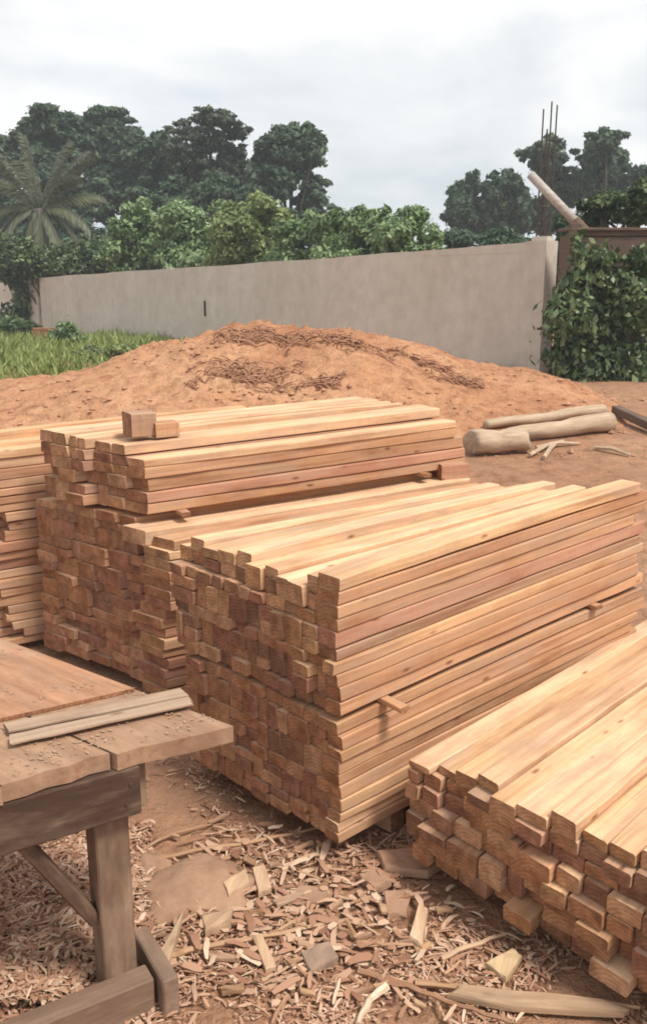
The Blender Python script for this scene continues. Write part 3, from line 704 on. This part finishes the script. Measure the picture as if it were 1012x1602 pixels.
# leaf curtain on the shed front
vn = empty('climbing_vine', (sx0+.6, SY-.3, .45)); tag(vn, 'dense broad leaved creeper covering the shed front down to the earth', 'creeper', 'creepers on the shed')
P = []; 
VB = pix_blobs([(905, 445, 26, 28), (950, 440, 40, 22), (890, 500, 36, 44), (935, 500, 46, 46), (985, 470, 36, 50), (890, 560, 34, 36), (935, 570, 50, 36), (980, 570, 40, 36), (1010, 585, 40, 26), (915, 600, 40, 14), (1030, 440, 24, 30), (938, 402, 26, 14), (1004, 405, 22, 16), (905, 396, 8, 24)], SY-.32, .08)
VB = [(x, y, max(z, .6), a, min(.34, b), c) for (x, y, z, a, b, c) in VB]
P, A, Bv = blobs_leaves(VB, 9500, .115, flat=.25, shell=.55, droop=.5); leafmesh('foliage', P + rng.normal(0, .05, P.shape)*np.array([1, .5, 1]), A, Bv*1.2, LF_VINE, vn, tuple(vn.location))
m = MB()
for k in range(9):
    x = sx0 + .1 + k*.19; pts = [(x+random.uniform(-.1, .1), SY-.12-random.random()*.1, .4+j*.5) for j in range(5)]; m.tube(pts, [.02, .017, .014, .011, .007], 5)
o = m.build('stem', BARK, vn, True, loc=tuple(vn.location)); o.location = (0, 0, 0)
# vine covered post at the break in the wall
tq = wall_t(40); pq = WR + wd*tq + wn*.2; YP = pq.y
vp = empty('vine_post', (pq.x, pq.y, .5)); tag(vp, 'post smothered in dark creeper at the break in the wall', 'post')
m = MB(); m.box(Matrix.Translation((pq.x, pq.y, 1.5)), .24, .24, 2.3, .01); o = m.build('post', CONC, vp, loc=tuple(vp.location)); o.location = (0, 0, 0)
VB = pix_blobs([(40, 430, 24, 26), (42, 465, 17, 30), (30, 500, 32, 22), (20, 425, 26, 20)], YP-.2, .1)
P, A, Bv = blobs_leaves(VB, 2600, .24, flat=.3, droop=.4); leafmesh('foliage', P, A, Bv, LF_VINE, vp, tuple(vp.location))
# small plants at the foot of the wall
GR2 = 'young plants at the foot of the wall'
shrub(26, [(107, 522, 24, 24), (120, 540, 22, 18), (92, 535, 16, 16)], 900, .2, 'bright leafy young plant standing in the grass before the wall', LF_BUSH, GR2, 'leafy_plant', .6, cat='plant')
shrub(20, [(150, 556, 30, 14), (190, 548, 26, 11), (125, 562, 24, 14), (215, 546, 16, 8)], 1500, .13, 'low green weeds along the edge of the earth heap', LF_BUSHY, GR2, 'leafy_plant', .6, cat='plant')
shrub(29, [(20, 508, 26, 16), (48, 512, 18, 10)], 800, .22, 'dark leafy plant growing at the foot of the creeper post', LF_VINE, GR2, 'leafy_plant', .6, cat='plant')
q = aty(68, 512, 29); m = MB()
for k in range(4): m.box(Matrix.Translation((q.x+random.uniform(-.05, .05), q.y, .62+.10*k)) @ Matrix.Rotation(random.uniform(-.1, .1), 4, 'Z'), .8-.08*k, .35, .09, .01)
o = m.build('brick_pile', plain('red_brick', (.24, .10, .06), (.36, .17, .11), 5), None, loc=(q.x, q.y, .6)); tag(o, 'small heap of dull red bricks beside the creeper post', 'bricks')
# grass strip
n = 42000; gx = rng.uniform(-13, -1.5, n); gy = rng.uniform(15.3, 33, n)
ok = np.array([(x < -1.9-.0*y) and (y < (WR + wd*((y-WR.y)/wd.y)).y+.1) and x < (WR.x + wd.x*((y-WR.y)/wd.y)) - .1 and (noise.noise(Vector((x*.4, y*.4, 0))) > -.42) for x, y in zip(gx, gy)])
ok &= np.array([y > 16.2 or x < -4.0 for x, y in zip(gx, gy)])
gx, gy = gx[ok], gy[ok]; n = len(gx); hh = (.05+.26*rng.random(n)**2.5)*(1+1.1*np.array([noise.noise(Vector((x*.7, y*.7, 4))) for x, y in zip(gx, gy)]))
gz_ = np.array([surf_h(x, y) for x, y in zip(gx, gy)])
P = np.stack([gx, gy, gz_+hh*.48], 1); A = np.stack([rng.normal(0, .28, n)*hh, rng.normal(0, .28, n)*hh, hh*.5], 1)
th = rng.uniform(0, PI, n); Bv = np.stack([np.cos(th), np.sin(th), np.zeros(n)], 1)*(.012+.026*rng.random(n)**2)[:, None]
gr = leafmesh('grass', P, A, Bv, LF_GRASS, None, (-6, 20, .6)); tag(gr, kind='stuff')

# palm
pc = aty(62, 330, wallY(62)+3.2)
palm = empty('palm_tree', (pc.x, pc.y, .5)); tag(palm, 'pale drooping palm tree behind the wall in front of dark trees', 'palm', None)
m = MB(); m.tube([(pc.x, pc.y, .3), (pc.x+.1, pc.y, pc.z*.5), (pc.x, pc.y, pc.z+.1)], [.24, .2, .2], 10, jit=.12); o = m.build('trunk', BARK, palm, True, loc=tuple(palm.location)); o.location = (0, 0, 0)
kf = pc.y/FPX
FR = [(-62, -45), (-50, -85), (-14, -105), (48, -98), (85, -80), (96, -20), (82, 28), (66, 70), (-70, 10), (-58, 62), (-24, 84), (10, 86), (34, 80), (-95, -50), (60, -50), (-40, 100), (-8, 104), (48, 100), (76, 92), (-75, 40), (-30, -75), (30, -70)]
for i, (ax, ay) in enumerate(FR):
    tip = Vector((pc.x+ax*kf, pc.y+random.uniform(-1.2, .8), pc.z-ay*kf)); c0 = Vector((pc.x, pc.y, pc.z))
    md = c0.lerp(tip, .55); md.z = max(c0.z, tip.z)*.5+md.z*.5 + .45*(1 if ay > -60 else .25) + (.25 if ay > 0 else 0)
    pts = [c0*(1-t)**2 + md*2*t*(1-t) + tip*t*t for t in np.linspace(0, 1, 10)]
    m = MB(); m.tube(pts, [.035*(1-.07*k) for k in range(10)], 5); P = []; A = []; Bv = []
    for t in np.linspace(.14, 1, 60):
        p = c0*(1-t)**2 + md*2*t*(1-t) + tip*t*t; d = ((md-c0)*2*(1-t) + (tip-md)*2*t).normalized()
        sd = d.cross(Vector((0, 0, 1)))
        sd = sd.normalized() if sd.length > .05 else Vector((1, 0, 0))
        for sg in (-1, 1):
            l = .85*(1-.5*abs(t-.5)*1.6)*random.uniform(.8, 1.1); v = (sd*sg*.55 + d*.6 + Vector((0, 0, -.55+random.uniform(-.2, .1)))).normalized()
            P.append(p+v*l*.5); A.append(v*l*.5); w = v.cross(d).cross(v).normalized()*.024; Bv.append(w)
    fr = leafmesh('frond', np.array([tuple(x) for x in P]), np.array([tuple(x) for x in A]), np.array([tuple(x) for x in Bv]), LF_PALM, palm, tuple(palm.location))
    o = m.build('midrib', LF_PALM, fr, True, loc=None); o.location = -Vector(palm.location)

# ------------------------------------------------------------------ litter
def roots(px, py, w, label, k=26):
    c = gz(px, py); m = MB(); ends = []
    for _ in range(k*5):
        if not ends: x, y = c.x, c.y
        else: x, y = random.choice(ends[-9:] if random.random() < .8 else ends)
        z = surf_h(x, y); a = random.uniform(0, 2*PI); l = random.uniform(.10, .34)
        p = Vector((x, y, z+.0)); q = p + Vector((math.cos(a)*l, math.sin(a)*l*.6, 0)); q.z = surf_h(q.x, q.y)+random.uniform(-.01, .07)
        if abs(q.x-c.x) > w or abs(q.y-c.y) > w*.6: continue
        m.tube([p-Vector((0, 0, .01)), p.lerp(q, .5)+Vector((random.uniform(-.03, .03), 0, .03)), q], [.012, .010, .004], 4); ends.append((q.x, q.y))
    o = m.build('root_tangle', TWIG, None, loc=tuple(c)); tag(o, label, 'dry roots', 'dry roots on the earth heap')
roots(440, 534, 1.1, 'wide tangle of dry roots just below the top of the earth heap', 46)
roots(530, 530, .8, 'tangle of dry roots at the crest of the heap, near its right shoulder', 30)
roots(385, 590, .8, 'dense tangle of dry roots on the front slope of the heap', 44)
roots(480, 592, .55, 'small tangle of dry roots low on the front of the heap', 20)
roots(645, 553, .7, 'dry roots on the shoulder of the heap below the wall', 16)
roots(715, 592, .6, 'dry roots near the foot of the heap towards the pillar', 16)
def clods(n):
    m = MB(); V8 = [Vector(v).normalized() for v in [(1, 0, 0), (-1, 0, 0), (0, 1, 0), (0, -1, 0), (0, 0, 1), (0, 0, -1)]]
    F8 = [(0, 2, 4), (2, 1, 4), (1, 3, 4), (3, 0, 4), (2, 0, 5), (1, 2, 5), (3, 1, 5), (0, 3, 5)]
    while n > 0:
        x = random.uniform(-4.5, 5); y = random.uniform(9.5, 14.4)
        k = noise.noise(Vector((x*.8, y*1.2, 50)))
        if k + random.uniform(-.3, .3) + .25*sm(12.5, 14, y) < .12: continue
        r = (.010+.045*random.random()**3)*(1 if y < 13 else .5); z = surf_h(x, y); vs = [Vector((x, y, z+r*.25)) + Vector((v.x*r*random.uniform(.6, 1.4), v.y*r*random.uniform(.6, 1.4), v.z*r*random.uniform(.4, 1))) for v in V8]
        m.add(vs, F8); n -= 1
    tag(m.build('soil_clods', CLOD), kind='stuff')
CLOD = plain('clod_earth', (.36, .185, .11), (.48, .265, .16), 2, .95, .4)
clods(1500)
def rock(p, s, mat, name, label, cat, group=None, seed=0, sq=(1, 1, .6)):
    import bmesh
    bm = bmesh.new(); bmesh.ops.create_icosphere(bm, subdivisions=4, radius=1)
    for v in bm.verts:
        k = 1 + .28*noise.noise(v.co*1.2+Vector((seed*3.1, 0, 0))) + (.2*noise.noise(v.co*2.3+Vector((seed, 5, 1)))) + .12*noise.noise(v.co*4.5+Vector((seed, 2, 0)))
        v.co = Vector((v.co.x*s*sq[0]*k, v.co.y*s*sq[1]*k, v.co.z*s*sq[2]*k))
    me = bpy.data.meshes.new(name); bm.to_mesh(me); bm.free(); me.materials.append(mat); me.polygons.foreach_set('use_smooth', [True]*len(me.polygons))
    o = bpy.data.objects.new(name, me); COL.objects.link(o); o.location = p; o.rotation_euler.z = seed*1.3; tag(o, label, cat, group); return o
def g0(px, py, dz=0):
    z = 0
    for _ in range(10): p = atz(px, py, z); z = ground_h(p.x, p.y)+dz
    return atz(px, py, z)
rock(g0(300, 1398, .0), .20, STONE, 'flat_rock', 'big flat brown rock half buried in wood waste beside the bench', 'rock', None, 5, (1.05, .9, .34))
rock(g0(240, 1362, .0), .09, STONE, 'flat_rock', 'small rounded rock against the big flat rock', 'rock', None, 6, (1, .8, .5))
GS = plain('grey_bark', (.31, .18, .115), (.44, .275, .18), 9, .9, .6, 0, (1, 1, 1), .02)
def slab(poly, th, name, label, cat, group, mat, tilt=0, lift=.0, tint=None):
    """a flat irregular off-cut whose outline is given by ground points in the photo"""
    pts = [g0(x, y) for x, y in poly]; c = sum(pts, Vector())/len(pts); n = len(pts)
    vs = []; fine = []
    for i in range(n):
        a, b = pts[i]-c, pts[(i+1) % n]-c
        for t in (0, .33, .66): q = a.lerp(b, t); fine.append(Vector((q.x, q.y, 0))*(1+random.uniform(-.035, .035)))
    k = len(fine); e = .006
    for z, sc_ in ((0, 1.0), (th*.7, 1.0), (th, .95)):
        for q in fine: vs.append((q.x*sc_, q.y*sc_, z + random.uniform(-.003, .003) + tilt*q.x))
    fs = [tuple(range(k))[::-1], tuple(range(2*k, 3*k))]
    for r in range(2):
        for i in range(k): j = (i+1) % k; fs.append((r*k+i, r*k+j, (r+1)*k+j, (r+1)*k+i))
    m = MB(); m.add(vs, fs); o = m.build(name, mat); 
    long_ = max(((pts[i]-pts[j]) for i in range(n) for j in range(n)), key=lambda v: v.length); ang = math.atan2(long_.y, long_.x)
    R_ = Matrix.Rotation(-ang, 4, 'Z')
    o.data.transform(R_); o.rotation_euler.z = ang; o.location = (c.x, c.y, ground_h(c.x, c.y)+lift)
    # drop it onto the earth
    if sum((o.data.polygons[1].normal.z > 0,)) == 0: o.data.flip_normals()
    o.color = (*(tint or (.5, .34, .22)), 1); tag(o, label, cat, group); return o
SG = 'loose off-cuts among the shavings'
slab([(258, 1500), (290, 1440), (262, 1540), (240, 1560), (225, 1545)], .03, 'wood_slab', 'pale upright splinter of plank leaning by the bench foot', 'wood slab', SG, WOLD, .0, .02, (.60, .44, .30))
slab([(395, 1375), (415, 1370), (425, 1405), (405, 1412)], .03, 'wood_slab', 'pale curved chip below the corner of the central stack', 'wood slab', SG, WOOD, .1, .02, (.62, .46, .32))
slab([(350, 1400), (385, 1378), (392, 1398), (358, 1418)], .03, 'wood_slab', 'short square chip right of the big flat rock', 'wood slab', SG, WOOD, -.1, .02, (.58, .42, .28))
slab([(315, 1448), (365, 1440), (362, 1462), (322, 1470)], .03, 'wood_slab', 'short flat off-cut just below the big flat rock', 'wood slab', SG, WOLD, .1, .02, (.56, .40, .27))
slab([(395, 1480), (410, 1475), (432, 1525), (416, 1532)], .02, 'wood_slab', 'narrow off-cut pointing at the viewer in the middle of the litter', 'wood slab', SG, WOOD, 0, .02, (.58, .42, .28))
slab([(470, 1500), (515, 1490), (530, 1515), (485, 1530)], .02, 'wood_slab', 'grey brown off-cut in the middle of the litter', 'wood slab', SG, WOLD, .1, .02, (.42, .31, .24))
slab([(590, 1345), (650, 1338), (690, 1362), (668, 1380), (600, 1372)], .035, 'bark_slab', 'grey slab of bark in the shade between the two nearest stacks', 'bark slab', SG, GS, 0, .01)
slab([(560, 1380), (590, 1372), (612, 1395), (585, 1405)], .03, 'bark_slab', 'small grey slab of bark left of the larger shaded one', 'bark slab', SG, GS, .1, .01)
slab([(600, 1410), (640, 1400), (636, 1440), (606, 1445)], .03, 'bark_slab', 'grey slab of bark nearest the lower end of the front stack', 'bark slab', SG, GS, -.1, .01)
slab([(640, 1480), (655, 1430), (668, 1440), (660, 1500)], .02, 'wood_slab', 'pale splinter standing out in front of the low front stack', 'wood slab', SG, WOOD, .05, .02, (.64, .48, .33))
slab([(760, 1520), (800, 1500), (815, 1512), (790, 1545)], .02, 'wood_slab', 'tan off-cut in the shade of the low front stack', 'wood slab', SG, WOOD, .05, .02, (.55, .42, .26))
slab([(720, 1560), (900, 1575), (985, 1590), (975, 1602), (800, 1592), (700, 1575)], .02, 'wood_slab', 'long flat slab in the bottom corner below the front stack', 'wood slab', SG, WOLD, 0, .02, (.54, .38, .25))
slab([(440, 1412), (470, 1395), (505, 1402), (520, 1418), (470, 1425)], .025, 'bark_slab', 'light grey bark chip below the corner of the central stack', 'bark slab', SG, GS, .1, .01)
def stick(pts, r, label, tint, group='sticks on the ground', name='stick'):
    P = [g0(x, y, r+.012) for x, y in pts]; Q = []
    for i in range(len(P)-1):
        for t in np.linspace(0, 1, 5)[:-1]: Q.append(P[i].lerp(P[i+1], float(t)) + Vector((0, 0, random.uniform(0, .008))))
    Q.append(P[-1]); n = len(Q); d = P[-1]-P[0]; M = frame(P[0], d); Mi = M.inverted(); m = MB()
    m.tube([Mi @ q for q in Q], [r*(1-.5*i/n)*random.uniform(.85, 1.1) for i in range(n)], 6); o = m.build(name, WOOD, None); o.matrix_world = M; o.color = (*tint, 1); tag(o, label, 'stick', group)
T1, T2, T3 = (.48, .31, .19), (.56, .40, .27), (.40, .24, .15)
stick([(212, 1356), (300, 1332), (400, 1318), (520, 1292)], .010, 'long thin stick running from the bench leg towards the central stack', T1)
stick([(262, 1498), (330, 1480), (440, 1462), (540, 1440)], .012, 'long stick lying across the middle of the litter', T1)
stick([(440, 1362), (480, 1340), (520, 1336)], .010, 'short stick below the corner of the central stack', T2)
stick([(605, 1545), (580, 1562), (565, 1590), (560, 1602)], .014, 'bent whitish stick at the bottom of the picture', (.72, .60, .46))
stick([(650, 1538), (760, 1552), (880, 1562), (1000, 1576)], .012, 'long stick in the bottom corner running below the front stack', T1)
stick([(560, 1520), (640, 1545), (720, 1575), (800, 1600)], .010, 'thin stick slanting towards the bottom edge', T3)
stick([(690, 1500), (740, 1480), (790, 1462)], .010, 'pale stick in the shade of the front stack', T2)
stick([(540, 1440), (560, 1475), (600, 1478), (660, 1480)], .009, 'crooked twig in the middle of the litter', T1)
stick([(225, 1330), (260, 1310), (330, 1290)], .008, 'thin twig right behind the bench leg', T3)
stick([(0, 1560), (50, 1555), (120, 1575)], .013, 'stout pale stick under the bench beside the dry grass', T2)
stick([(450, 1560), (430, 1590), (425, 1602)], .008, 'short twig on the broad reddish slab', T3)
for k in range(24):
    px = random.uniform(215, 760); py = random.uniform(1330, 1595)
    if py < 1330 + max(0, px-480)*.75: continue
    l = random.uniform(25, 75); a = random.gauss(.1, .7)
    stick([(px, py), (px+l*.5*math.cos(a)+random.uniform(-4, 4), py+l*.5*math.sin(a)*.6), (px+l*math.cos(a), py+l*math.sin(a)*.6)], random.uniform(.004, .007), 'thin pale splinter lying loose among the shavings', random.choice([T1, T2, (.52, .36, .24)]), 'loose splinters among the shavings', 'splinter')
# loose off-cuts that look alike
lab_loose = 'small tan wood chip lying loose among the shavings'
for k in range(44):
    px = random.uniform(215, 700); py = random.uniform(1290, 1590)
    if py < 1300 + (px-300)*.1 and px > 480: continue
    w = random.uniform(9, 27); h = random.uniform(2.2, 6); a = random.uniform(-.8, .8); ca, sa = math.cos(a), math.sin(a)*.6
    pl = [(px+ca*u_*w - sa*v_*h, py+sa*u_*w + ca*v_*h) for u_, v_ in ((-1, -1), (.9, -.8), (1, .7), (-.8, 1))]
    slab(pl, random.uniform(.006, .014), 'wood_chip', lab_loose, 'wood chip', 'small loose wood chips', WOOD, random.uniform(-.25, .25), .022, random.choice([T1, T3, (.44, .29, .18), (.34, .20, .13), (.38, .25, .17)]))
# curled shavings and splinters, nobody could count them
def shavings(region, n, lmin, lmax, wmin, wmax, name, z_extra=0, heap=None):
    vs = []; fs = []
    for _ in range(n):
        px, py = region(); p = g0(px, py); z = ground_h(p.x, p.y) + random.random()*z_extra + (heap(p.x, p.y) if heap else 0)
        k3 = random.random()**2.2; l = lmin+(lmax-lmin)*k3; w = (wmin+(wmax-wmin)*random.random()**2); a = random.uniform(0, 2*PI)
        d = Vector((math.cos(a), math.sin(a), random.gauss(0, .13))); sd = Vector((-math.sin(a), math.cos(a), random.gauss(0, .2))).normalized(); c = random.uniform(-.1, .4)*l; o = len(vs)
        for i, t in enumerate((-.5, -.17, .17, .5)):
            q = Vector((p.x, p.y, z+.008)) + d*(t*l) + Vector((0, 0, 1))*(c*(.25-t*t)) + sd*(random.uniform(-.2, .2)*w)
            ww = w*(1 if i in (1, 2) else .6); vs += [q-sd*ww/2, q+sd*ww/2]
        for i in range(3): fs.append((o+i*2, o+i*2+1, o+i*2+3, o+i*2+2))
    m = MB(); m.add(vs, fs); o = m.build(name, SHAV); tag(o, kind='stuff'); return o
def reg_all():
    while True:
        px, py = random.uniform(-40, 1050), random.uniform(1180, 1640)
        if noise.noise(Vector((px*.006, py*.009, 3))) > -.02+random.uniform(-.28, .28): return px, py
shavings(reg_all, 9000, .010, .075, .004, .013, 'wood_shavings', .012)
def reg_left(): return random.uniform(-60, 240), random.uniform(1290, 1590)
def heap(x, y): return .07*max(0, 1-((x+.95)/.45)**2)*max(0, 1-((y-2.55)/.5)**2)
shavings(reg_left, 7000, .012, .07, .005, .016, 'shavings_heap', .015, heap)
def reg_chip(): return random.gauss(480, 130), random.gauss(1440, 70)
shavings(reg_chip, 520, .03, .12, .010, .03, 'coarse_shavings', .03)
# dry grass tuft below the bench
tq_ = g0(62, 1545); m = MB()
for _ in range(150):
    a = random.uniform(0, 2*PI); r = random.random()*.07; p = tq_ + Vector((math.cos(a)*r, math.sin(a)*r, 0)); l = random.uniform(.05, .12); b = random.uniform(0, 2*PI)
    q = p + Vector((math.cos(b)*l*.8, math.sin(b)*l*.8, l*.55)); m.tube([p, p.lerp(q, .6)+Vector((0, 0, .015)), q], [.003, .0025, .001], 4, cap=False)
o = m.build('dry_grass_tuft', HAY, None, loc=tuple(tq_)); tag(o, 'dry greenish grass tuft on the shavings under the bench', 'grass tuft')

# ------------------------------------------------------------------ sky, sun, camera
w = bpy.data.worlds.new('World'); SC.world = w; w.use_nodes = True; nt = w.node_tree; bg = nt.nodes['Background']
SUN_EL, SUN_AZ = math.radians(57), math.radians(127)      # azimuth clockwise from +Y (north): behind the camera, to the right
sky = nt.nodes.new('ShaderNodeTexSky'); sky.sky_type = 'NISHITA'; sky.sun_disc = False; sky.sun_elevation = SUN_EL; sky.sun_rotation = SUN_AZ; sky.dust_density = 2
tc = nt.nodes.new('ShaderNodeTexCoord'); mp = nt.nodes.new('ShaderNodeMapping'); mp.inputs['Scale'].default_value = (1, 1, 2.6); nt.links.new(tc.outputs['Generated'], mp.inputs[0])
n1 = noisef(nt, mp.outputs[0], 2.3, 6, .55, .25); n2 = noisef(nt, mp.outputs[0], 4.5, 4, .5)
cloud = ramp(nt, n1, [(.36, (3.8, 4.2, 4.45)), (.47, (4.9, 5.1, 5.25)), (.58, (5.9, 5.95, 5.95))])
cov = ramp(nt, n2, [(.25, (.80, .80, .80)), (.5, (1, 1, 1))])
skyc = mix(nt, sky.outputs[0], cloud, cov)
nt.links.new(skyc, bg.inputs[0]); bg.inputs[1].default_value = .1
sd_ = bpy.data.lights.new('sun', 'SUN'); sd_.energy = 2.35; sd_.angle = math.radians(13); sd_.color = (1, .94, .86)
so = bpy.data.objects.new('sun', sd_); COL.objects.link(so)
vec = Vector((math.sin(SUN_AZ)*math.cos(SUN_EL), math.cos(SUN_AZ)*math.cos(SUN_EL), math.sin(SUN_EL)))
so.rotation_euler = vec.to_track_quat('Z', 'Y').to_euler(); so.location = vec*60

HZ = .0017
hm = bpy.data.materials.new('haze_air'); hm.use_nodes = True; ht = hm.node_tree; ht.nodes.remove(ht.nodes['Principled BSDF'])
pv = ht.nodes.new('ShaderNodeVolumePrincipled'); pv.inputs['Density'].default_value = HZ; pv.inputs['Color'].default_value = (.90, .95, 1, 1); ht.links.new(pv.outputs[0], ht.nodes['Material Output'].inputs['Volume'])
bx0, bx1, by0, by1, bz0, bz1 = -260, 260, -230, 330, -3.0, 15.0
m = MB(); m.add([(x, y, z) for x in (bx0, bx1) for y in (by0, by1) for z in (bz0, bz1)], [(0, 1, 3, 2), (4, 6, 7, 5), (0, 4, 5, 1), (2, 3, 7, 6), (0, 2, 6, 4), (1, 5, 7, 3)])
hz = m.build('haze', hm); tag(hz, kind='stuff')
cam = bpy.data.cameras.new('camera'); co = bpy.data.objects.new('camera', cam); COL.objects.link(co); SC.camera = co
cam.sensor_fit = 'VERTICAL'; cam.sensor_height = 36; cam.lens = 36*FPX/1602; cam.clip_start = .05; cam.clip_end = 2000
co.location = CC; co.rotation_euler = (PI/2 - TH, 0, 0)

vs_ = SC.view_settings; vs_.view_transform = 'Standard'; vs_.look = 'None'; vs_.exposure = .82; vs_.gamma = 1; vs_.use_curve_mapping = False
SC.cycles.use_denoising = True; SC.cycles.max_bounces = 6; SC.cycles.pixel_filter_type = 'BLACKMAN_HARRIS'; SC.cycles.filter_width = 1.8
